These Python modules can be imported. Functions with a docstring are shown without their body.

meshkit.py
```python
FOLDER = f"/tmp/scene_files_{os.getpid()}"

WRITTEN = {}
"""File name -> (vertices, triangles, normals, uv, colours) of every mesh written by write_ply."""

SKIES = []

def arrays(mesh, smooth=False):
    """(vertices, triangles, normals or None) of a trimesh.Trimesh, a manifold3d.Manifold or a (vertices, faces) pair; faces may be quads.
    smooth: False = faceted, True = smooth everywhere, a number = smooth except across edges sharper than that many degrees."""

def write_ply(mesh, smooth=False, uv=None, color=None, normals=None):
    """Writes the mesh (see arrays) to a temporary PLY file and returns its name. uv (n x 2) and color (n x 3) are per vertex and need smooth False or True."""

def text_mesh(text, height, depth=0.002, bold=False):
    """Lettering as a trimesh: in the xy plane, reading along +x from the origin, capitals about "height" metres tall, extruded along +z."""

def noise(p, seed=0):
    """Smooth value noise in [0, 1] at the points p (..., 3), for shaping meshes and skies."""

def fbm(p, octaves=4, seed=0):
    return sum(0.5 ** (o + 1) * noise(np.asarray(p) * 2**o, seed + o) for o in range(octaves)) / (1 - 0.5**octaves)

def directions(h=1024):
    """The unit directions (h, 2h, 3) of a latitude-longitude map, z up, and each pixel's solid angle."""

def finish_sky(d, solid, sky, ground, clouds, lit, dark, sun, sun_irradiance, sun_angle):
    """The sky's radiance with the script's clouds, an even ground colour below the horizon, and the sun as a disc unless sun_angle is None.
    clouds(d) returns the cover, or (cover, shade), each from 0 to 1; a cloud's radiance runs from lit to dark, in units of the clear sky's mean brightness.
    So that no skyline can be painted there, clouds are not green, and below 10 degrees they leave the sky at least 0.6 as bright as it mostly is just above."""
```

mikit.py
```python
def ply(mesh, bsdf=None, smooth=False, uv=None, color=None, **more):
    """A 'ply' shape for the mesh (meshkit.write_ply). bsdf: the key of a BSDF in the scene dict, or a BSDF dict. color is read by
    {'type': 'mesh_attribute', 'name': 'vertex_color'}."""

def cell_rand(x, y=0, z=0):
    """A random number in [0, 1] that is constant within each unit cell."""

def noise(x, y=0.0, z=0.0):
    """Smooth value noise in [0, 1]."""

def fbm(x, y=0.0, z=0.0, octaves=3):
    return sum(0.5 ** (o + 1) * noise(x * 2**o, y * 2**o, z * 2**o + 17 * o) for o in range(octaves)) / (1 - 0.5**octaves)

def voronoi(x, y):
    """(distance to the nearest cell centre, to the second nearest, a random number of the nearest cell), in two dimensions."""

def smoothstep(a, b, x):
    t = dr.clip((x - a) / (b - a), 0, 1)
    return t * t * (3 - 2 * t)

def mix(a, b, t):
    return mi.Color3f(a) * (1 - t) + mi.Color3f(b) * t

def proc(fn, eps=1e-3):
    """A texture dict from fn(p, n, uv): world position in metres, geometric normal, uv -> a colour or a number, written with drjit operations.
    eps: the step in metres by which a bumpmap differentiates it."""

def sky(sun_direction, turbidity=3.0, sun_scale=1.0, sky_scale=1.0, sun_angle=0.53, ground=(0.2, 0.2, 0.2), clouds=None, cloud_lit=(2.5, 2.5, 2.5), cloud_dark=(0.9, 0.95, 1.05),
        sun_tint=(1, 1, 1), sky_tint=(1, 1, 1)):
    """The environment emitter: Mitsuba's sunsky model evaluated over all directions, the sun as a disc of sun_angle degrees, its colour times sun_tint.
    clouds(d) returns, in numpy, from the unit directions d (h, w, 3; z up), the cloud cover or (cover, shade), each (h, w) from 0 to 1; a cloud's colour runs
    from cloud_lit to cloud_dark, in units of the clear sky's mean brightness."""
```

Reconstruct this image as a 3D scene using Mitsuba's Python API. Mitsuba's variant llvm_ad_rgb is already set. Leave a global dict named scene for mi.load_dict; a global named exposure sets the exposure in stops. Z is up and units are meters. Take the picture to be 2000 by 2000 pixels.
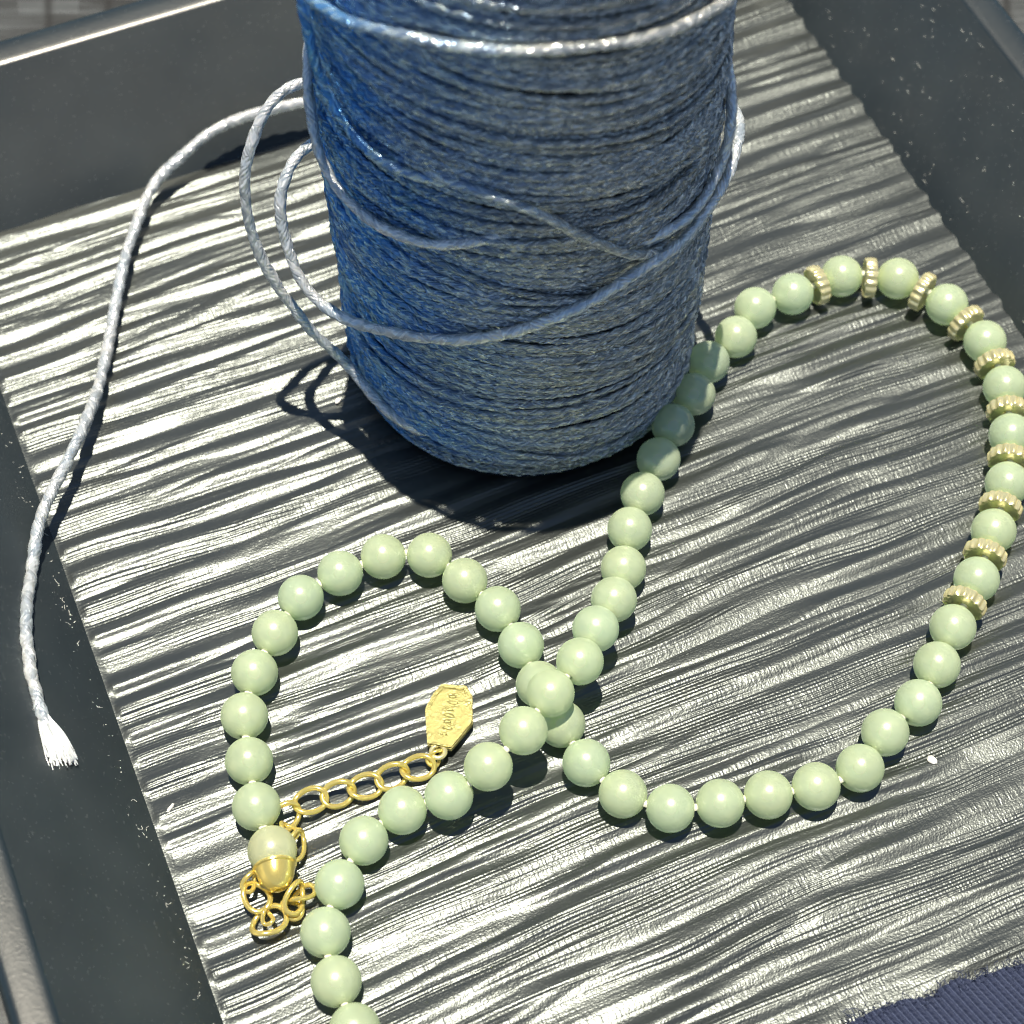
import math, numpy as np, trimesh, mitsuba as mi, drjit as dr, mikit, meshkit
from scipy.interpolate import CubicSpline
from mikit import noise, fbm, smoothstep, mix, cell_rand

T = mi.ScalarTransform4f
MM = 0.001
exposure = 2.25
# ---------------------------------------------------------------- camera, sky, sun
CAM = np.array([0.0, 0.0, 0.3005])
FWD = np.array([0.0, 0.53258, -0.84638])
UP = np.array([0.00933, 0.84634, 0.53256])
SUN = (-0.01, 0.066, 1.0)
scene = {
    "camera": {"type": "thinlens", "fov": 29.05, "fov_axis": "x", "aperture_radius": 0.0016, "focus_distance": 0.330,
               "near_clip": 0.01, "far_clip": 20.0,
               "to_world": T().look_at(origin=CAM.tolist(), target=(CAM + FWD).tolist(), up=UP.tolist())},
    "sky": mikit.sky(SUN, turbidity=3, sky_scale=0.46, sun_tint=(0.94, 1.0, 1.02)),
}
labels = {}
rng = np.random.default_rng(7)


def tag(key, label=None, category=None, group=None, kind=None):
    labels[key] = {k: v for k, v in dict(label=label, category=category, group=group, kind=kind).items() if v}


_count = {}


def numbered(name):
    n = _count.get(name, 0)
    _count[name] = n + 1
    return name if n == 0 else f"{name}_{n:03d}"


def put(name, mesh, bsdf, smooth=False, uv=None, color=None):
    key = numbered(name)
    scene[key] = mikit.ply(mesh, bsdf, smooth=smooth, uv=uv, color=color)
    return key


def mm(a):
    return np.asarray(a, float) * MM


# ---------------------------------------------------------------- tray frame: u along the ridges, v towards the far wall
ANG = math.radians(22.5)
CA, SA = math.cos(ANG), math.sin(ANG)


def uv2w(u, v):
    return u * CA - v * SA, u * SA + v * CA


def w2uv(p):
    return p.x * CA + p.y * SA, -p.x * SA + p.y * CA


# ---------------------------------------------------------------- materials
def floor_bump(p, n, uv):
    u, v = w2uv(p)
    u, v = u * 1000, v * 1000
    fringe = noise(u / 0.28, v / 1.5, 3.0)
    grain = noise(u / 0.22, v / 0.2, 9.0)
    line = noise(u / 9.0, v / 0.22, 5.0)
    patch = smoothstep(0.4, 0.65, noise(u / 14.0, v / 2.2, 21.0))
    return fringe * (0.25 + 0.75 * patch) * 0.5 + grain * 0.4 + line * 0.3


def plastic_bump(p, n, uv):
    q = p * 1000
    return 0.6 * noise(q.x / 0.35, q.y / 0.35, q.z / 0.35) + 0.4 * noise(q.x / 1.6, q.y / 1.6, q.z / 1.6)


def plastic_rough(p, n, uv):
    q = p * 1000
    return 0.50 + 0.16 * fbm(q.x / 9, q.y / 9, q.z / 9, octaves=3)


def plastic_col(p, n, uv):
    q = p * 1000
    dust = smoothstep(0.80, 0.95, noise(q.x / 0.5, q.y / 0.5, q.z / 0.5)) * 0.025
    return mi.Color3f(0.004, 0.010, 0.014) + mi.Color3f(dust) + mi.Color3f(0.014, 0.018, 0.020) * fbm(q.x / 14, q.y / 14, q.z / 14, octaves=3)


def bump(inner, fn, height, eps):
    return {"type": "bumpmap", "nested_texture": mikit.proc(fn, eps=eps), "scale": height, "nested_bsdf": inner}


scene["mat_floor"] = {"type": "twosided", "bsdf": bump(
    {"type": "principled", "base_color": {"type": "rgb", "value": [0.112, 0.126, 0.126]}, "roughness": 0.37, "specular": 0.6, "metallic": 0.82},
    floor_bump, 0.000065, 4e-5)}
scene["mat_plastic"] = {"type": "twosided", "bsdf": bump(
    {"type": "principled", "base_color": mikit.proc(plastic_col), "roughness": mikit.proc(plastic_rough), "specular": 1.0},
    plastic_bump, 0.000012, 6e-5)}
scene["mat_rim"] = {"type": "twosided", "bsdf": bump(
    {"type": "principled", "base_color": mikit.proc(plastic_col), "roughness": 0.33, "specular": 1.0},
    plastic_bump, 0.00002, 6e-5)}
scene["mat_gold"] = {"type": "twosided", "bsdf": {"type": "principled", "base_color": {"type": "rgb", "value": [1.0, 0.82, 0.26]}, "metallic": 0.72, "roughness": 0.19}}
scene["mat_pale_gold"] = {"type": "twosided", "bsdf": {"type": "principled", "base_color": {"type": "rgb", "value": [1.0, 0.93, 0.52]}, "metallic": 0.7, "roughness": 0.2}}
def tag_bump(p, n, uv):
    q = p * 1000
    return 0.5 * noise(q.x / 0.18, q.y / 0.18, 1.0) + 0.5 * noise(q.x / 0.5, q.y / 0.5, 5.0)


scene["mat_tag"] = {"type": "twosided", "bsdf": bump({"type": "principled", "base_color": {"type": "rgb", "value": [0.46, 0.42, 0.17]}, "metallic": 0.85, "roughness": 0.5}, tag_bump, 0.00016, 4e-5)}
scene["mat_string"] = {"type": "twosided", "bsdf": {"type": "diffuse", "reflectance": {"type": "rgb", "value": [0.85, 0.84, 0.72]}}}
VC = {"type": "mesh_attribute", "name": "vertex_color"}
scene["mat_jade"] = {"type": "blendbsdf", "weight": 0.09,
    "stone": {"type": "blendbsdf", "weight": 0.63,
        "clear": {"type": "principled", "base_color": VC, "roughness": 0.15, "eta": 1.45, "spec_trans": 0.5},
        "cloudy": {"type": "principledthin", "base_color": VC, "roughness": 0.5, "diff_trans": 1.3, "spec_trans": 0.0}},
    "polish": {"type": "roughconductor", "material": "none", "alpha": 0.07, "distribution": "ggx"}}


def plies(s, f):
    """Braided foil filaments: two opposed sets crossing; s in mm along the cord, f in turns."""
    a = s / 7.0
    w = 0.10 * noise(s / 0.8, f * 3, 1.0)
    k1 = (f + a + w) * 7
    k2 = (f - a - w) * 7
    c1 = 1 - dr.abs(k1 - dr.floor(k1) - 0.5) * 2
    c2 = 1 - dr.abs(k2 - dr.floor(k2) - 0.5) * 2
    id1 = cell_rand(dr.floor(k1) + 40, dr.floor(s / 3.6 + f), 3.0)
    id2 = cell_rand(dr.floor(k2) + 80, dr.floor(s / 3.6 - f), 5.0)
    over = noise(s / 2.6, f * 3, 8.0) > 0.5
    return dr.select(over, c1, c2), dr.select(over, id1, id2)


def cord_bump(p, n, uv):
    s, f = uv.x * 1000, uv.y
    h, r = plies(s, f)
    fib = noise(s / 1.2, f * 34.0, 2.0)
    flake = noise(s / 0.7 + 30.0 * r, f * 9.0, 11.0)
    return h * 0.45 + 0.25 * r + 0.25 * fib + 0.5 * flake


def painted_sky_blue(p):
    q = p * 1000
    side = dr.clip((9.0 - (q.x - 2.0)) / 34.0, 0, 1)  # blue sky reflection painted into the cord colour, stronger toward the left
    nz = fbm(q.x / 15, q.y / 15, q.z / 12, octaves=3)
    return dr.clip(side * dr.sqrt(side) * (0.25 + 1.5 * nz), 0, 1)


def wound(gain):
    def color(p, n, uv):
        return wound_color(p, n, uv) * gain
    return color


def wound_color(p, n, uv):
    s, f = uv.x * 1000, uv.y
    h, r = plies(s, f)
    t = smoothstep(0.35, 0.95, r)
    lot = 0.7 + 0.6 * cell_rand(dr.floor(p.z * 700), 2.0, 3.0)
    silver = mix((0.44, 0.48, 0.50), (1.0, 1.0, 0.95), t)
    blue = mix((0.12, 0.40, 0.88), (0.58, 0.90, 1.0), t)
    b = painted_sky_blue(p)
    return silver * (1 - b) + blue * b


def loose_color(p, n, uv):
    s, f = uv.x * 1000, uv.y
    h, r = plies(s, f)
    q = p * 1000
    b = dr.clip(fbm(q.x / 9, q.y / 9, q.z / 9, octaves=3) * 2.4 - 0.9, 0, 1) * 0.4
    pale = mix((0.66, 0.71, 0.74), (0.96, 0.98, 0.98), smoothstep(0.1, 0.7, r))
    return pale * (1 - b) + mix((0.25, 0.42, 0.62), (0.55, 0.78, 0.92), r) * b


def yarn_rough(p, n, uv):
    s, f = uv.x * 1000, uv.y
    h, r = plies(s + 7.0, f)
    return 0.17 + 0.16 * r


def metal_yarn(color, metal, height):
    return {"type": "twosided", "bsdf": bump({"type": "principled", "base_color": mikit.proc(color), "metallic": metal, "roughness": mikit.proc(yarn_rough), "specular": 0.6}, cord_bump, height, 4e-5)}


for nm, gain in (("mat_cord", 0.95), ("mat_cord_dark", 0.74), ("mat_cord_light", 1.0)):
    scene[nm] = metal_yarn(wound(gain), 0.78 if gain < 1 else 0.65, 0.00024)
scene["mat_loose"] = metal_yarn(loose_color, 0.6, 0.0002)
scene["mat_core"] = {"type": "twosided", "bsdf": {"type": "diffuse", "reflectance": {"type": "rgb", "value": [0.02, 0.03, 0.05]}}}
scene["mat_lint"] = {"type": "twosided", "bsdf": {"type": "diffuse", "reflectance": {"type": "rgb", "value": [0.8, 0.82, 0.78]}}}
scene["mat_fleck"] = {"type": "twosided", "bsdf": {"type": "roughplastic", "diffuse_reflectance": {"type": "rgb", "value": [0.85, 0.85, 0.82]}, "alpha": 0.2}}


def cloth_col(p, n, uv):
    q = p * 1000
    a = (q.x * 0.785 + q.y * 0.62) / 1.08
    seam = smoothstep(0.30, 0.44, dr.abs(a - dr.floor(a) - 0.5))
    c = mix((0.010, 0.017, 0.046), (0.025, 0.036, 0.085), fbm(q.x / 0.5, q.y / 0.5, q.z / 0.5, octaves=3))
    return c + mi.Color3f(0.035, 0.043, 0.065) * seam


scene["mat_cloth"] = {"type": "twosided", "bsdf": {"type": "principled", "base_color": mikit.proc(cloth_col), "roughness": 0.8, "sheen": 0.15}}


def table_col(p, n, uv):
    x, y = p.x * 1000, p.y * 1000
    row = dr.floor(y / 4.2)
    xx = x + 3.0 * noise(x / 30, y / 9, 2.0)
    col = dr.floor(xx / 13.0 + 0.5 * (row - 2 * dr.floor(row / 2)))
    tone = cell_rand(col, row, 4.0)
    streak = fbm(x / 16.0, y / 1.3, 3.0, octaves=4)
    gx = dr.abs(xx / 13.0 - dr.floor(xx / 13.0) - 0.5) * 2
    gap = smoothstep(0.02, 0.25, gx) * (0.5 + 0.5 * noise(x / 20, y / 6, 8.0))
    return mi.Color3f(0.058, 0.066, 0.072) * (0.1 + 0.55 * tone + 1.3 * streak * streak) * (0.3 + 1.1 * gap)


scene["mat_table"] = {"type": "twosided", "bsdf": {"type": "principled", "base_color": mikit.proc(table_col), "roughness": 0.6}}

# ---------------------------------------------------------------- tabletop
tb = trimesh.creation.box((3.0, 3.0, 0.03))
tb.apply_translation((0, 0.2, -0.003 - 0.015))
put("tabletop", tb, "mat_table")
tag("tabletop", "grey woven table surface seen beyond the far rim of the tray", kind="structure")

# ---------------------------------------------------------------- tray floor: carved overlapping ridges
U0, U1, V0, V1 = -5.0, 177.3, 40.0, 275.0
us = np.arange(U0 - 1.2, U1 + 1.2, 0.5)
vs = np.arange(V0 - 1.2, V1 + 1.2, 0.165)
gu, gv = np.meshgrid(us, vs)


def N(u, v, w, oct=3):
    return meshkit.fbm(np.stack([u, v, np.full_like(u, w)], -1), octaves=oct)


def saw(ph, rise):
    t = ph - np.floor(ph)
    up = np.clip(t / rise, 0, 1)
    dn = np.clip((1 - t) / (1 - rise), 0, 1)
    a = np.minimum(up, dn)
    return a * a * (3 - 2 * a)


warp = 7.0 * (N(gu / 60, gv / 30, 1.5, 2) - 0.5) + 2.4 * (N(gu / 26, gv / 11, 7.5, 2) - 0.5)
warp2 = 8.0 * (N(gu / 55, gv / 26, 11.5, 2) - 0.5) + 2.6 * (N(gu / 24, gv / 10, 17.5, 2) - 0.5)
r1 = saw((gv - 0.02 * gu + warp) / 5.4, 0.42)
r2 = saw((gv - 0.045 * gu + warp2) / 6.8 + 0.37, 0.42)
m1 = np.clip((N(gu / 36, gv / 7, 23.5, 2) - 0.36) * 5, 0, 1)
m2 = np.clip((N(gu / 34, gv / 7, 29.5, 2) - 0.42) * 5, 0, 1)
big = np.maximum(r1 * (0.25 + 0.75 * m1), r2 * m2)
fine = np.sin(2 * math.pi * (gv + 0.9 * warp) / 0.66)
fm = np.clip((N(gu / 30, gv / 2.4, 41.5, 2) - 0.47) * 7, 0, 1)
mid = saw((gv + warp2 * 0.95) / 1.7, 0.5) * np.clip((N(gu / 24, gv / 4, 51.5, 2) - 0.5) * 5, 0, 1)
hz = 0.70 * big + 0.065 * fine * fm + 0.10 * mid + 0.03 * N(gu / 1.2, gv / 0.9, 61.5, 2)
hz = hz - 0.74
lf = np.clip((gu - U0 - 0.1) / 0.9, 0, 1)
hz = hz * lf - 0.45 * (1 - lf)
wx, wy = uv2w(gu, gv)
fv = mm(np.stack([wx, wy, hz], -1).reshape(-1, 3))
nv, nu = gu.shape
ii = (np.arange(nv - 1)[:, None] * nu + np.arange(nu - 1)[None]).ravel()
ff = np.vstack([np.stack([ii, ii + 1, ii + nu + 1], 1), np.stack([ii, ii + nu + 1, ii + nu], 1)])
put("tray__floor_panel", trimesh.Trimesh(fv, ff, process=False), "mat_floor", smooth=True)

# ---------------------------------------------------------------- tray walls and rim: rounded rectangles lofted
NS = 14


def ring(du0, du1, dv0, dv1, rad, z):
    """Points of a rounded rectangle in the tray frame, four sides, counter-clockwise, with corner arcs."""
    a0, a1, b0, b1 = U0 - du0, U1 + du1, V0 - dv0, V1 + dv1
    pts = []
    cs = [(a1 - rad, b0 + rad, -90), (a1 - rad, b1 - rad, 0), (a0 + rad, b1 - rad, 90), (a0 + rad, b0 + rad, 180)]
    for k, (cx, cy, st) in enumerate(cs):
        for t in np.linspace(0, 90, NS):
            a = math.radians(st + t)
            pts.append((cx + rad * math.cos(a), cy + rad * math.sin(a)))
        nx = cs[(k + 1) % 4]
        p0 = np.array(pts[-1])
        a = math.radians(nx[2])
        p1 = np.array((nx[0] + rad * math.cos(a), nx[1] + rad * math.sin(a)))
        for t in np.linspace(0, 1, 22)[1:-1]:
            pts.append(tuple(p0 * (1 - t) + p1 * t))
    pts = np.array(pts)
    x, y = uv2w(pts[:, 0], pts[:, 1])
    return mm(np.stack([x, y, np.full(len(x), z)], 1))


OFF = np.array([21.2, 18.6, 19.0, 20.0])


def loft(rings):
    n = len(rings[0])
    v = np.vstack(rings)
    f = []
    for k in range(len(rings) - 1):
        i = np.arange(n)
        j = (i + 1) % n
        f += [np.stack([k * n + i, k * n + j, (k + 1) * n + j], 1), np.stack([k * n + i, (k + 1) * n + j, (k + 1) * n + i], 1)]
    return trimesh.Trimesh(v, np.vstack(f), process=False)


inner = []
for t in np.linspace(0, 1, 9):
    e = OFF * t
    z = 22.0 * t - 0.8 * (1 - t) * (t > 0) * 0 - (0.6 if t == 0 else 0)
    inner.append(ring(*e, 7 + 9 * t, z))
wall = loft(inner)
# four wall panels: split the loft where the corners are
n_ring = len(inner[0])
per_side = n_ring // 4
fc = wall.faces
side = (((fc.min(1) % n_ring) + per_side - NS // 2) // per_side) % 4
names = {0: "wall_near", 1: "right", 2: "far", 3: "left"}
cent = wall.triangles_center
for s in range(4):
    sub = trimesh.Trimesh(wall.vertices, fc[side == s], process=False)
    sub.remove_unreferenced_vertices()
    put("tray__side_wall", sub, "mat_plastic", smooth=40)
lip = []
for dx, z, r in [(0, 22.0, 16), (0.3, 22.28, 16.3), (0.9, 22.5, 16.8), (1.6, 22.62, 17.5), (3.2, 22.84, 19), (5.0, 22.98, 20.6), (6.0, 22.8, 21.6), (6.8, 21.8, 22.4), (7.1, 20.4, 22.7), (7.1, 19.4, 22.8), (6.6, 18.6, 22.4), (5.6, 18.4, 21)]:
    lip.append(ring(*(OFF + dx), r, z))
put("tray__rim", loft(lip), "mat_rim", smooth=50)
outer = [ring(*(OFF * t + dx), 9 + 9 * t, z) for t, dx, z in [(1, 5.6, 18.4), (1, 4.5, 18.0), (0.8, 4.2, 14.0), (0.4, 4.0, 5.0), (0.1, 3.8, -1.6), (0.0, 3.0, -2.9), (0.0, -8.0, -2.9)]]
put("tray__outer_wall", loft(outer), "mat_plastic", smooth=50)
tag("tray", "black plastic tray with a ridged silvery floor and smooth sloping sides", "tray")


# ---------------------------------------------------------------- tubes
def frames(p):
    t = np.gradient(p, axis=0)
    t /= np.linalg.norm(t, axis=1, keepdims=True) + 1e-12
    a = np.zeros_like(t)
    v = np.cross(t[0], [0, 0, 1.0])
    if np.linalg.norm(v) < 0.1:
        v = np.cross(t[0], [1.0, 0, 0])
    for i in range(len(t)):
        v = v - (v @ t[i]) * t[i]
        v /= np.linalg.norm(v)
        a[i] = v
    return t, a, np.cross(t, a)


def tube(p, r, sides=9, relief=0.0, lay=3.0, flat=1.0, caps=True, closed=False, phase=0.0):
    """p in mm -> (mesh in metres, uv). relief: two opposed helices of braided strands."""
    p = np.asarray(p, float)
    t, a, b = frames(p)
    s = np.r_[0, np.cumsum(np.linalg.norm(np.diff(p, axis=0), axis=1))]
    ph = np.linspace(0, 2 * math.pi, sides + 1)          # the seam is doubled so that uv runs on
    rr = np.broadcast_to(np.asarray(r, float).reshape(-1, 1), (len(p), 1)) * np.ones((1, sides + 1))
    if relief:
        k = 2 * math.pi * s[:, None] / lay + phase
        rr = rr * (1 - relief + relief * 1.6 * np.maximum(np.cos(2 * ph[None] + k), np.cos(2 * ph[None] - k)).clip(0))
    v = p[:, None] + rr[..., None] * (np.cos(ph)[None, :, None] * a[:, None] + flat * np.sin(ph)[None, :, None] * b[:, None])
    n, w = len(p), sides + 1
    i = (np.arange(n - 1)[:, None] * w + np.arange(sides)[None]).ravel()
    f = np.vstack([np.stack([i, i + w, i + w + 1], -1), np.stack([i, i + w + 1, i + 1], -1)])
    nrm = (np.cos(ph)[None, :, None] * a[:, None] + np.sin(ph)[None, :, None] * b[:, None] / flat).reshape(-1, 3)
    v = v.reshape(-1, 3)
    uv = np.stack([np.repeat(s * MM, w), np.tile(ph / (2 * math.pi), n)], 1)
    q = np.arange(sides)
    l0 = (n - 1) * w
    if closed:
        f = np.vstack([f, np.stack([l0 + q, q, q + 1], 1), np.stack([l0 + q, q + 1, l0 + q + 1], 1)])
    elif caps:
        v = np.vstack([v, p[:1], p[-1:]])
        uv = np.vstack([uv, [[0, 0], [s[-1] * MM, 0]]])
        f = np.vstack([f, np.stack([np.full(sides, len(v) - 2), q, q + 1], 1), np.stack([np.full(sides, len(v) - 1), l0 + q + 1, l0 + q], 1)])
    return trimesh.Trimesh(v * MM, f[:, ::-1], process=False), uv


def spline(pts, step):
    pts = np.asarray(pts, float)
    s = np.r_[0, np.cumsum(np.linalg.norm(np.diff(pts, axis=0), axis=1))]
    n = max(8, int(s[-1] / step))
    return CubicSpline(s, pts)(np.linspace(0, s[-1], n))


# ---------------------------------------------------------------- spool of cord
SX, SY, SH = 2.0, 226.5, 128.0


def spool_r(z):
    z = np.asarray(z, float)
    low = np.clip(1 - (z - 0.5) / 6.0, 0, 1)
    top = np.clip(1 - (SH - z) / 6.0, 0, 1)
    return 31.0 + 0.4 * np.sin((z - 8) / 38.0) - 1.9 * low ** 2.4 - 3.0 * top ** 2


core = trimesh.creation.annulus(r_min=0.009, r_max=0.0306, height=(SH - 2.5) * MM, sections=96)
core.apply_translation((SX * MM, SY * MM, (1.2 + (SH - 2.5) / 2) * MM))
put("cord_spool__core", core, "mat_core")


def wrap(z_mid, amp, psi, dr_, span=1.04, r=0.8, rise=0.9):
    th0 = rng.uniform(0.35, 0.65) * math.pi         # the ends meet at the back
    th = th0 + np.linspace(0, span * 2 * math.pi, 900)
    dens = np.where(np.sin(th) < 0.25, 1.0, 0.28)            # finer steps on the front half
    cum = np.r_[0, np.cumsum(0.5 * (dens[1:] + dens[:-1]))]
    n = 290
    th = np.interp(np.linspace(0, cum[-1], n), cum, th)
    wob = 0.5 * (meshkit.fbm(np.stack([th * 2.2, np.full(n, z_mid * 0.7), np.full(n, dr_)], -1), 3, seed=3) - 0.5)
    z = z_mid + amp * np.sin(th - psi) + rise * ((th - th0) / (span * 2 * math.pi) - 0.5) + wob * 1.6
    z = np.clip(z, 1.0 + r * 0.3 + rng.uniform(0, 0.4), SH - 1)
    bulge = 0.45 * (meshkit.noise(np.stack([th * 3 + 9, np.full(n, z_mid * 0.31), np.full(n, 1.0)], -1), 5) - 0.5)
    weave = meshkit.noise(np.stack([th * 13, np.full(n, z_mid * 1.7), np.full(n, 4.0)], -1), 6) + meshkit.noise(np.stack([th * 27, np.full(n, z_mid * 1.3), np.full(n, 8.0)], -1), 7) - 1
    R = spool_r(z) + dr_ + bulge + 0.22 * weave
    R[:6] -= np.linspace(1.2, 0, 6)
    R[-6:] -= np.linspace(0, 1.2, 6)
    p = np.stack([SX + R * np.cos(th), SY + R * np.sin(th), z], 1)
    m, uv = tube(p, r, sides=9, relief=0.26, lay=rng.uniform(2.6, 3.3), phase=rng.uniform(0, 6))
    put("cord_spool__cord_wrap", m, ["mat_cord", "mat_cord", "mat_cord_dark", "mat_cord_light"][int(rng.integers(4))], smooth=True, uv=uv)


zz = np.arange(0.8, SH - 0.5, 0.97)
for k, z in enumerate(zz):
    band = meshkit.noise(np.array([z / 11.0, 0.5, 0.5]), 2)
    amp = (4.0 + 4.0 * band) * min(1, z / 10, (SH - z) / 10)
    wrap(z + rng.normal() * 0.15, amp + rng.normal() * 0.5, math.pi / 2 + (band - 0.5) * 2.4, rng.uniform(-0.4, 0.5), r=rng.uniform(0.48, 0.60))
for k in range(105):
    z = rng.uniform(7, SH - 6)
    g = int(z / 9)
    amp = [6.0, 11.0, 2.0, 9.0, 7.5][g % 5] * min(1, (z - 2) / 14) + rng.normal() * 1.6
    wrap(z, amp, math.pi / 2 + [0.5, -0.7, 0.2, 0.9, -0.3][g % 5] + rng.normal() * 0.25, rng.uniform(0.4, 1.2), r=rng.uniform(0.50, 0.62), rise=2.0)

LOOP1 = [(-24.5,241.0,64.5),(-28.3,236.0,66.5),(-30.7,230.0,67.6),(-35.3,228.0,67.3),(-40.2,224.0,63.7),(-42.9,220.0,57.4),(-43.4,217.0,47.1),(-41.6,215.0,38.5),(-37.2,213.0,27.8),(-33.1,212.0,20.7),(-28.9,211.0,14.6),(-25.0,206.6,12.0),(-18.0,201.6,9.0),(-11.5,200.6,7.5),(-6.0,199.5,7.0)]
LOOP2 = [(-24.5,242.0,50.5),(-28.8,236.0,52.5),(-31.8,229.0,54.2),(-34.3,226.0,54.6),(-36.9,222.0,53.2),(-38.1,219.0,50.1),(-37.5,216.0,44.1),(-35.2,212.0,37.8),(-31.7,209.0,35.1),(-27.6,206.0,34.8),(-21.5,201.9,37.2),(-14.1,196.6,41.9),(-7.1,193.7,45.1),(-1.1,192.6,47.9),(7.3,192.9,51.8),(14.0,194.7,54.6),(19.9,197.6,56.9),(26.9,203.3,57.0),(32.2,211.0,57.0),(35.0,215.5,58.2),(37.0,221.5,59.0),(38.0,228.0,58.5),(36.3,235.0,57.5),(31.5,243.0,56.5),(25.0,248.5,56.0)]
S3 = [(-29.0,233.0,101.5),(-31.5,222.0,102.5),(-30.5,213.0,103.5),(-27.5,208.6,104.5),(-22.7,203.0,106.1),(-14.1,196.7,109.0),(-4.1,193.2,109.9),(3.0,192.6,110.0),(11.5,194.0,109.3),(18.9,197.1,107.7),(25.0,201.6,106.2),(30.5,207.5,104.4),(34.0,216,103.0),(35.0,226.0,102.0),(31.5,236.0,101.5)]
S4 = [(-24.0,240.0,90.0),(-29.3,231.0,84.5),(-31.0,223.0,79.5),(-30.3,214.4,72.3),(-28.7,210.6,67.5),(-24.5,205.3,64.9),(-18.1,199.2,65.5),(-11.0,195.4,66.9),(-4.0,194.9,68.4),(2.0,196.0,69.5)]
S5 = [(-14.0,199.5,81.5),(-8.0,195.0,81.3),(-1.6,192.8,80.5),(3.1,192.6,78.0),(10.3,193.6,71.3),(15.3,195.3,66.1),(21.0,198.9,59.8),(25.0,204.5,56.0)]
S6 = [(26.0,244.0,80.0),(31.5,236.5,78.0),(34.2,228.0,75.0),(35.0,217.3,70.4),(34.0,214.2,64.5),(31.5,210.0,61.5),(27.0,203.9,61.5),(22.5,201.3,61.3),(17.5,199.6,61.0)]
S7 = [(-27.5,236.0,112.0),(-30.3,225.0,109.0),(-30.3,217.0,105.0),(-28.8,210.5,97.4),(-27.6,208.7,89.5),(-24.3,205.1,83.5),(-18.8,199.7,81.3),(-12.5,197.2,80.0),(-7.0,196.8,79.3)]
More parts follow.
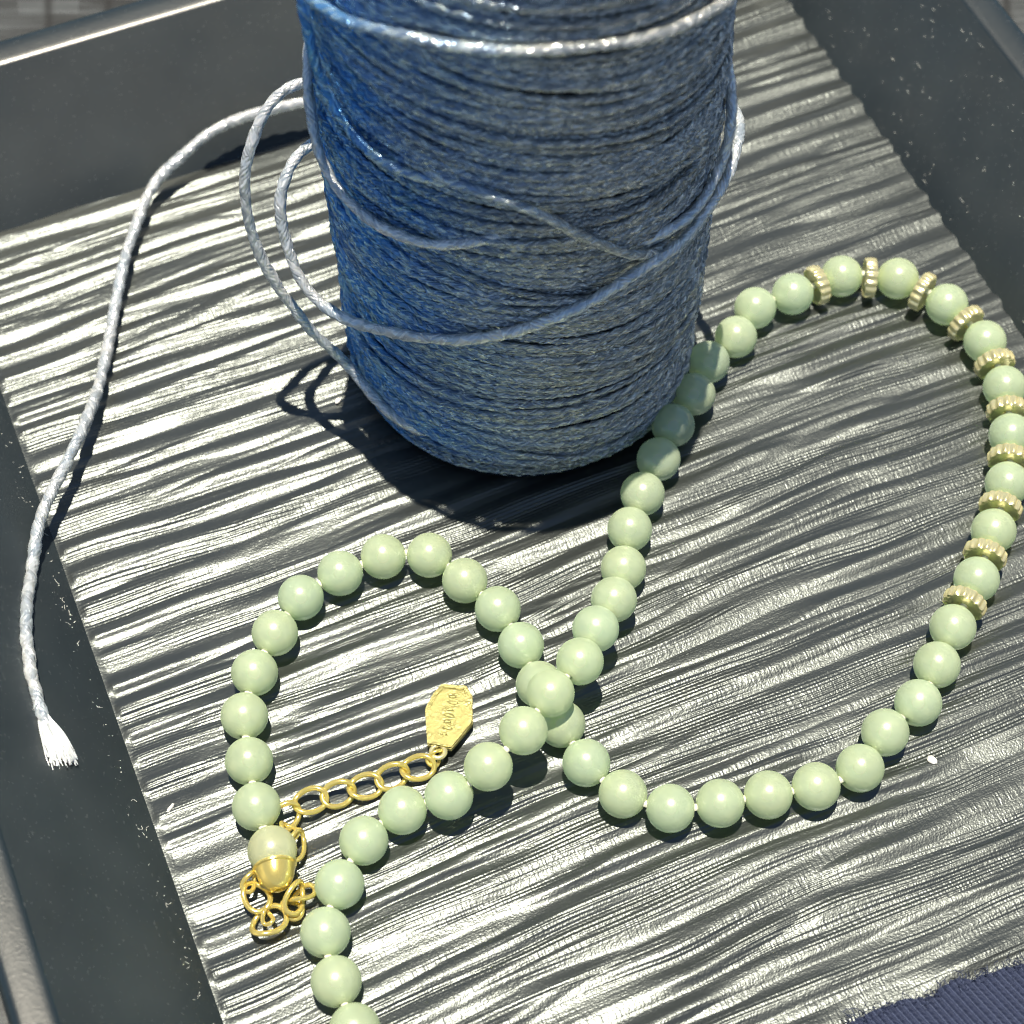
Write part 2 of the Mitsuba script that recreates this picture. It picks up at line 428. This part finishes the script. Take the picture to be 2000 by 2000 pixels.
TAIL = [(-20.0,284.0,4.0),(-34.1,282.9,7.6),(-39.3,281.5,8.6),(-46.6,279.1,9.3),(-54.8,275.7,9.3),(-60.0,272.8,8.4),(-65.2,268.8,6.4),(-69.5,264.8,4.6),(-72.5,257.5,3.2),(-73.8,250.6,3.2),(-74.9,241.8,3.0),(-75.4,233.1,2.6),(-75.9,224.6,2.2),(-76.4,216.8,2.8),(-77.4,207.8,4.5),(-79.1,198.7,6.0),(-81.3,190.6,6.6),(-83.0,183.5,6.2),(-83.1,176.3,6.0),(-82.5,167.3,8.5),(-81.3,159.0,10.5),(-79.6,152.0,11.5),(-77.1,145.0,11.9),(-74.7,139.8,11.6)]


def loose(name, pts, r, label=None, mat="mat_loose", step=0.28, relief=0.09, sides=14, flat=1.0):
    p = spline(pts, step)
    n = len(p)
    wob = (meshkit.fbm(np.stack([np.arange(n) * step / 7, np.zeros(n), np.full(n, r * 31)], -1), 2, seed=9) - 0.5)[:, None]
    p = p + wob * np.array([0.5, 0.35, 0.3])
    rad = r * (1 + 0.16 * (meshkit.noise(np.stack([np.arange(n) * step / 3.1, np.zeros(n), np.ones(n)], -1), 8) - 0.5))
    m, uv = tube(p, rad, sides=sides, relief=relief, lay=3.6, flat=flat)
    key = put(name, m, mat, smooth=True, uv=uv)
    if label:
        tag(key, label)


loose("cord_spool__loose_loop", LOOP1, 0.92, "larger loose silvery blue loop hanging off the left side")
loose("cord_spool__loose_loop", LOOP2, 0.95, "loose silvery loop crossing the front of the spool")
for S, rr, mt in ((S3, 0.85, "mat_cord_light"), (S4, 0.85, "mat_loose"), (S5, 0.8, "mat_cord_light"), (S6, 0.85, "mat_loose"), (S7, 0.85, "mat_cord")):
    loose("cord_spool__slack_strand", S, rr, mat=mt)
loose("cord_spool__cord_tail", TAIL, 1.08, "silvery white loose end lying along the far and left tray walls")
# frayed end of the tail
fib = []
e0 = np.array([-76.2, 142.8, 12.0])
for k in range(210):
    a = rng.uniform(-1, 1)
    b = rng.uniform(-1, 1)
    start = e0 + np.array([0.8 * a, 0.5 * a, 0.5 * b])
    end = np.array([-71.6, 134.7, 10.4]) + a * np.array([1.9, 1.1, -1.7]) + np.array([0, 0, 0.8 + 0.9 * b]) + rng.normal(size=3) * 0.3
    end = start + (end - start) * rng.uniform(0.72, 0.96)
    midp = (start + end) / 2 + np.array([0.2, -0.3, 0.5]) + rng.normal(size=3) * 0.22
    m, uv = tube(spline([start, midp, end], 0.6), rng.uniform(0.06, 0.12), sides=5)
    fib.append(m)
fm_ = trimesh.util.concatenate(fib)
scene["mat_fray"] = {"type": "twosided", "bsdf": {"type": "principled", "base_color": {"type": "rgb", "value": [0.82, 0.86, 0.88]}, "metallic": 0.4, "roughness": 0.4}}
put("cord_spool__frayed_end", fm_, "mat_fray", smooth=True)
tag("cord_spool__frayed_end", "frayed white tip of the cord", kind="stuff")
tag("cord_spool", "upright spool of metallic blue and silver grey cord with a loose frayed tail", "cord spool")

# ---------------------------------------------------------------- necklace
BEADS = np.array([(-38.9,123.0,4.0),(-41.9,130.6,4.0),(-43.6,138.7,4.0),(-44.9,146.9,4.0),(-43.7,155.0,4.0),(-40.7,162.6,4.0),(-36.6,169.5,4.0),(-30.0,174.3,4.0),(-22.6,177.6,4.0),(-14.5,177.8,4.0),(-8.3,172.6,4.0),(-2.6,166.9,4.0),(1.3,159.8,4.0),(4.3,152.3,4.0),(7.9,144.9,4.0),(11.8,137.8,4.0),(17.6,132.2,4.0),(25.2,129.6,4.0),(33.3,130.4,4.0),(41.2,131.8,4.0),(49.1,133.2,4.0),(56.6,136.4,4.0),(61.4,142.8,4.0),(67.5,148.2,4.0),(71.5,155.3,4.0),(75.1,162.5,4.0),(80.4,171.9,4.0),(84.7,181.7,4.0),(88.5,191.6,4.0),(90.6,202.1,4.0),(91.0,212.8,4.0),(88.8,223.3,4.0),(82.8,232.1,4.0),(74.2,238.5,4.0),(63.5,239.2,4.0),(53.8,235.0,4.0),(46.4,231.7,4.0),(42.3,224.9,4.0),(36.8,219.1,4.0),(33.7,211.8,4.0),(29.5,204.9,4.0),(26.5,197.5,4.0),(23.3,190.2,3.9),(20.7,182.7,4.1),(19.3,174.8,4.0),(17.3,167.4,6.0),(13.9,160.4,8.4),(11.0,153.1,10.6),(6.0,146.8,11.5),(1.5,140.1,11.5),(-4.2,134.6,9.8),(-10.6,131.2,6.3),(-18.2,129.7,4.0),(-24.3,124.5,4.0),(-27.9,117.1,4.0),(-29.8,109.2,4.0),(-27.8,101.3,4.0),(-24.7,93.8,4.0),(-21.0,86.6,4.0),(-16.4,80.0,4.0)])
SPACED = range(25, 35)          # a gold spacer follows each of these beads


def bead_mesh(seed):
    m = trimesh.creation.uv_sphere(radius=0.00396, count=[28, 48])
    v = m.vertices / 0.00396
    rad = np.hypot(v[:, 0], v[:, 1])
    n1 = meshkit.fbm(v * 1.1 + seed * 7.3, 3, seed=seed)
    n2 = meshkit.fbm(v * 2.6 + seed * 3.1, 3, seed=seed + 20)
    base = np.array([[0.80, 0.95, 0.67], [0.81, 0.95, 0.67], [0.79, 0.95, 0.69], [0.86, 0.93, 0.63], [0.78, 0.95, 0.70], [0.80, 0.95, 0.68]][seed % 6])
    c = base * (0.88 + 0.20 * n1[:, None]) + (np.array([0.16, 0.12, 0.06]) * np.clip(n2[:, None] - 0.45, 0, 1) * 1.2)
    hole_glow = np.clip(1 - rad / 0.70, 0, 1)[:, None] ** 1.5  # paler drill ends: light scattered inside the stone, painted into its colour
    c = c * (1 - 0.85 * hole_glow) + 0.85 * hole_glow * np.array([0.96, 0.96, 0.74])
    # a drilled hole at each end of the axis: the tip is dished
    dish = np.clip(1 - rad / 0.16, 0, 1)
    v2 = v.copy()
    v2[:, 2] *= 1 - 0.10 * dish
    return mikit.ply(trimesh.Trimesh(v2 * 0.00396, m.faces, process=False), "mat_jade", smooth=True, color=np.clip(c, 0, 1))


BEAD_PLY = [bead_mesh(k) for k in range(6)]


def align(d, at, spin=0.0):
    z = np.asarray(d, float) / np.linalg.norm(d)
    x = np.cross([0, 0, 1.0], z)
    if np.linalg.norm(x) < 1e-3:
        x = np.array([1.0, 0, 0])
    x /= np.linalg.norm(x)
    y = np.cross(z, x)
    c, s = math.cos(spin), math.sin(spin)
    M = np.eye(4)
    M[:3, 0], M[:3, 1], M[:3, 2], M[:3, 3] = c * x + s * y, -s * x + c * y, z, mm(at)
    return T(M.tolist())


tang = np.gradient(BEADS, axis=0)
for i, b in enumerate(BEADS):
    scene[numbered("necklace__bead")] = {**BEAD_PLY[3 if i == 0 else (0, 1, 2, 4, 5)[int(rng.integers(5))]], "to_world": align(tang[i], b, rng.uniform(0, 6.28))}
labels["necklace__bead"] = {"label": "yellowish jade bead half covered by the gold end cap"}

# fluted gold spacer: a corrugated ring with a dished face
NF = 15
ph = np.linspace(0, 2 * math.pi, NF * 6, endpoint=False)
flute = 0.5 + 0.5 * np.cos(NF * ph)
rows = []
for w, r, k in [(-0.55, 0.9, 0), (-0.55, 2.6, 0), (-0.75, 3.2, 0.10), (-1.05, 3.62, 0.22), (-0.75, 3.86, 0.34), (0, 3.90, 0.36), (0.75, 3.86, 0.34), (1.05, 3.62, 0.22), (0.75, 3.2, 0.10), (0.55, 2.6, 0), (0.55, 0.9, 0)]:
    rr = r - 1.25 * k * (1 - flute)
    rows.append(np.stack([rr * np.cos(ph), rr * np.sin(ph), np.full_like(ph, w)], 1))
rows.append(rows[0])
sp_mesh = loft([mm(r) for r in rows])
SP = mikit.ply(sp_mesh, "mat_pale_gold", smooth=35)
for i in SPACED:
    scene[numbered("necklace__spacer")] = {**SP, "to_world": align(BEADS[i + 1] - BEADS[i], (BEADS[i] + BEADS[i + 1]) / 2 - np.array([0, 0, 0.05]), rng.uniform(0, 1))}
m, _ = tube(spline(BEADS, 0.5), 0.6, sides=9)
put("necklace__string", m, "mat_string", smooth=True)
# small white knots between the beads near the clasp
for i in range(6):
    kn = trimesh.creation.icosphere(subdivisions=2, radius=0.00062)
    kn.apply_translation(mm((BEADS[i] + BEADS[i + 1]) / 2))
    put("necklace__knot", kn, "mat_string", smooth=True)
# bell-shaped end cap over the lower half of the last bead
cap_axis = np.array([1.5, -7.5, 0.3])
prof = np.array([(0.5, 7.0), (1.0, 6.98), (1.6, 6.7), (2.0, 6.2), (2.5, 5.6), (2.85, 4.8), (3.1, 3.9), (3.25, 3.2), (3.55, 3.05), (3.6, 2.8), (3.4, 2.6), (3.14, 2.75), (3.0, 3.4), (2.5, 5.0), (1.5, 6.2), (0.5, 6.5), (0.5, 7.0)])
cap = trimesh.creation.revolve(mm(prof), sections=48)
scene["necklace__end_cap"] = {**mikit.ply(cap, "mat_gold", smooth=40), "to_world": align(cap_axis, BEADS[0])}
tag("necklace__end_cap", "polished gold bell cap")


def link(center, heading, tilt, a=2.7, b=1.95, r=0.46, twist=0.45, name="necklace__chain_link", pitch=0.0):
    f = np.linspace(0, 2 * math.pi, 44, endpoint=False)
    p = np.stack([a * np.cos(f), b * np.sin(f), twist * np.sin(2 * f)], 1)
    ct, st = math.cos(tilt), math.sin(tilt)
    p = p @ np.array([[1, 0, 0], [0, ct, -st], [0, st, ct]]).T
    cp, sp_ = math.cos(pitch), math.sin(pitch)
    p = p @ np.array([[cp, 0, -sp_], [0, 1, 0], [sp_, 0, cp]]).T
    ch, sh = math.cos(heading), math.sin(heading)
    p = p @ np.array([[ch, -sh, 0], [sh, ch, 0], [0, 0, 1]]).T + np.asarray(center, float)
    m, _ = tube(p, r, sides=10, closed=True)
    put(name, m, "mat_gold", smooth=True)


CH = [(-37.3,129.4,2.4),(-33.4,132.4,2.0),(-28.9,133.7,1.7),(-24.5,135.0,1.7),(-20.1,136.7,1.7),(-15.9,138.2,1.8)]
for i, c in enumerate(CH):
    nx = np.array(CH[min(i + 1, 5)]) - np.array(CH[max(i - 1, 0)])
    link(c, math.atan2(nx[1], nx[0]) + 0.12 * (-1) ** i, 0.35 + 0.16 * (-1) ** i)
link((-13.1,140.0,1.7), 0.9, 0.9, a=1.5, b=1.1, r=0.32)
# the knot of links and rings hanging from the cap
link((-41.2,115.9,2.2), 2.1, 0.25, a=2.6, b=2.0)
link((-39.0,111.9,1.9), 0.6, -0.25, a=2.9, b=2.3, r=0.48)
link((-34.9,115.4,2.9), 1.3, 0.9, a=2.7, b=1.7, r=0.45)
link((-34.0,116.2,2.2), 0.5, -0.7, a=2.2, b=1.5, r=0.42)
link((-35.5,114.0,1.6), 2.4, 0.3, a=1.8, b=1.3, r=0.42)
link((-35.2,124.4,2.6), 1.35, 0.7, a=2.6, b=1.5, r=0.40)
link((-36.6,127.0,2.6), 2.3, 0.6, a=1.7, b=1.2, r=0.38)
link((-42.3,118.3,2.7), 1.2, 1.0, a=1.8, b=1.1, r=0.38)
link((-39.2,112.3,2.7), 1.8, 0.5, a=1.2, b=0.8, r=0.36)

# gold tag: a bevelled elongated hexagonal plate with stamped bars and an eye
from shapely.geometry import Polygon
from shapely import affinity
TAG = [(-12.2,153.6),(-7.9,153.1),(-7.0,151.4),(-6.9,145.9),(-10.4,141.2),(-14.4,142.0),(-14.9,148.9),(-13.7,151.6)]
pg = Polygon(TAG).buffer(-0.35).buffer(0.35)
parts = []
for shr, z0, z1 in ((0.0, 0.0, 0.85), (0.25, 0.85, 1.0)):
    e = trimesh.creation.extrude_polygon(pg.buffer(-shr), z1 - z0, engine="earcut")
    e.apply_translation((0, 0, z0))
    parts.append(e)
frame = pg.buffer(-0.1).difference(pg.buffer(-0.75))
e = trimesh.creation.extrude_polygon(frame, 0.32, engine="earcut")
e.apply_translation((0, 0, 1.0))
parts.append(e)
plate = trimesh.util.concatenate(parts)


def tagplace(mesh):
    mesh.apply_scale(MM)
    R = trimesh.transformations.rotation_matrix(math.radians(-4), [0.95, 0.25, 0], mm((-11, 147, 0)))
    mesh.apply_transform(R)
    mesh.apply_translation((0, 0, 0.0012))
    return mesh


put("necklace__tag", tagplace(plate), "mat_tag")
tag("necklace__tag", "small pale gold hexagonal plate with stamped marks on the extender chain")
ax = np.array([-1.8, -10.2]) / np.hypot(1.8, 10.2)
for t, w, h in [(-3.9, 1.4, .7), (-2.7, 1.9, .75), (-1.4, 1.5, .7), (-0.2, 2.0, .75), (1.0, 1.4, .7), (2.2, 1.7, .75), (3.4, 1.2, .6)]:
    bar = trimesh.creation.icosphere(subdivisions=2, radius=0.5)
    bar.apply_scale((w, h, 0.5))
    bar.apply_transform(trimesh.transformations.rotation_matrix(math.atan2(ax[1], ax[0]) + math.pi / 2 + rng.normal() * 0.1, [0, 0, 1]))
    bar.apply_translation((-10.9 + ax[0] * t + rng.normal() * 0.15, 147.3 + ax[1] * t, 1.0))
    put("necklace__tag__stamped_bar", tagplace(bar), "mat_tag", smooth=True)
f = np.linspace(0, 2 * math.pi, 30, endpoint=False)
m, _ = tube(np.stack([-12.6 + 1.15 * np.cos(f), 140.9 + 1.15 * np.sin(f), 0.5 + 0 * f], 1), 0.42, sides=9, closed=True)
m.apply_scale(1 / MM)
put("necklace__tag__eye", tagplace(m), "mat_pale_gold", smooth=True)
tag("necklace", "pale green jade bead necklace with gold spacers looped on the tray", "necklace")

# ---------------------------------------------------------------- cloth corner
ED = np.array([(30.0,84.0),(38.0,88.5),(47.2,92.1),(50.7,94.4),(55.0,96.3),(59.2,97.8),(64.2,98.6),(67.3,100.9),(71.0,101.0),(74.5,102.5),(79.0,103.5),(84.0,105.1),(92,108.5),(100,110.0)])
wdir = np.array([0.62, -0.785])
ndir = np.array([0.785, 0.62])
ea = ED @ ndir
aa = np.arange(ea[0] + 0.5, ea[-1] - 0.5, 0.12)
bb = np.arange(0, 34, 0.13)
A, B = np.meshgrid(aa, bb)
e_b = np.interp(aa, ea, ED @ wdir)
e_b = e_b + 0.9 * (meshkit.fbm(np.stack([aa / 1.1, aa * 0, aa * 0], -1), 3, seed=3) - 0.5)
P0 = A[..., None] * ndir + (e_b[None, :] + B)[..., None] * wdir
PIT = 1.08
ca_ = A / PIT - np.floor(A / PIT)
tri = np.abs(ca_ - 0.5) * 2
rib = 0.5 * (1 - tri ** 2)
vst = 0.05 * np.sin(2 * math.pi * (B / 0.95 + 0.55 * tri))
edge = np.exp(-B / 0.9)
hz = 2.1 + rib + vst + 0.5 * edge * meshkit.fbm(np.stack([A / 0.6, B / 0.6, A * 0], -1), 3, seed=8) + 0.8 * (meshkit.fbm(np.stack([A / 14, B / 14, A * 0], -1), 2, seed=12) - 0.5) + 0.03 * B
top = np.concatenate([P0, hz[..., None]], -1).reshape(-1, 3)
bot = np.concatenate([P0, (hz - rib - vst - 0.7)[..., None]], -1).reshape(-1, 3)
nb, na = A.shape
ii = (np.arange(nb - 1)[:, None] * na + np.arange(na - 1)[None]).ravel()
ft = np.vstack([np.stack([ii, ii + na + 1, ii + 1], 1), np.stack([ii, ii + na, ii + na + 1], 1)])
off = len(top)
q = np.arange(na - 1)
skirt = np.vstack([np.stack([q, q + 1, q + 1 + off], 1), np.stack([q, q + 1 + off, q + off], 1)])
cl = trimesh.Trimesh(mm(np.vstack([top, bot])), np.vstack([ft, ft[:, ::-1] + off, skirt]), process=False)
put("knit_cloth__fabric", cl, "mat_cloth", smooth=50)
fz = []
for k in range(420):
    a = rng.uniform(aa[0], aa[-1])
    b = rng.uniform(-0.3, 1.3)
    o = a * ndir + (np.interp(a, aa, e_b) + b) * wdir
    st = np.array([o[0], o[1], 2.2 + rng.uniform(0, 0.5)])
    d1 = rng.normal(size=3) * 0.55 + np.append(-wdir * 0.35, 0.2)
    d2 = d1 + rng.normal(size=3) * 0.6
    d2[2] = abs(d2[2])
    m, _ = tube(spline([st, st + d1, st + d2], 0.3), 0.07, sides=4)
    fz.append(m)
put("knit_cloth__frayed_edge", trimesh.util.concatenate(fz), "mat_cloth", smooth=True)
tag("knit_cloth__frayed_edge", kind="stuff")
tag("knit_cloth", "navy blue ribbed knit cloth with a fuzzy cut edge in the tray corner", "cloth")

# ---------------------------------------------------------------- lint and dust on the left wall, flecks on the floor
nl = np.array([CA, SA, 23 / 22.0])
nl /= np.linalg.norm(nl)
lint = []


def on_left(v, t):
    x, y = uv2w(U0 - 23.0 * t, v)
    return np.array([x, y, 22.0 * t])


def on_right(v, t):
    x, y = uv2w(U1 + 18.6 * t, v)
    return np.array([x, y, 22.0 * t])


for k in range(1150):
    if k < 980:
        t = rng.uniform(0.05, 0.97)
        v = rng.uniform(95, 230) if k > 60 else rng.normal(122, 6)
        o = on_left(v, t) + nl * 0.1
    else:
        o = on_right(rng.uniform(150, 270), rng.uniform(0.05, 0.95)) + np.array([-CA, -SA, 0.8]) * 0.1
    if rng.random() < 0.72:
        m = trimesh.creation.icosphere(subdivisions=0, radius=rng.uniform(0.05, 0.13) * MM)
        m.apply_translation(mm(o))
    else:
        d = rng.normal(size=3)
        d -= (d @ nl) * nl
        d /= np.linalg.norm(d)
        e = np.cross(nl, d)
        L = rng.uniform(0.4, 1.5)
        m, _ = tube(spline([o, o + d * L * 0.5 + e * rng.normal() * 0.25, o + d * L + e * rng.normal() * 0.4 + nl * 0.1], 0.25), 0.035, sides=4)
    lint.append(m)
put("lint", trimesh.util.concatenate(lint), "mat_lint")
tag("lint", "white dust specks and short lint fibres scattered over the smooth dark tray walls", "lint", kind="stuff")
for (x, y, s), lab in zip([(69.5, 139.6, 0.9), (-56.6, 132.2, 0.9), (-32.2, 214.0, 0.7)],
                          ["white fleck on the ridges right of the lower necklace curve", "thin white fleck on the ridges left of the gold clasp", "white fleck on the ridges at the left foot of the spool"]):
    fl = trimesh.creation.icosphere(subdivisions=2, radius=1.0)
    fl.vertices = fl.vertices * (1 + 0.5 * (meshkit.noise(fl.vertices * 2 + x, 3) - 0.5))[:, None]
    fl.apply_scale((s * 1.0, s * (0.35 if x < -50 else 0.7), 0.22))
    fl.apply_transform(trimesh.transformations.rotation_matrix(1.0 if x < 0 else 2.3, [0, 0, 1]))
    fl.apply_translation((x, y, 0.05))
    fl.apply_scale(MM)
    tag(put("white_fleck", fl, "mat_fleck", smooth=True), lab, "fleck", "white flecks on the tray floor")
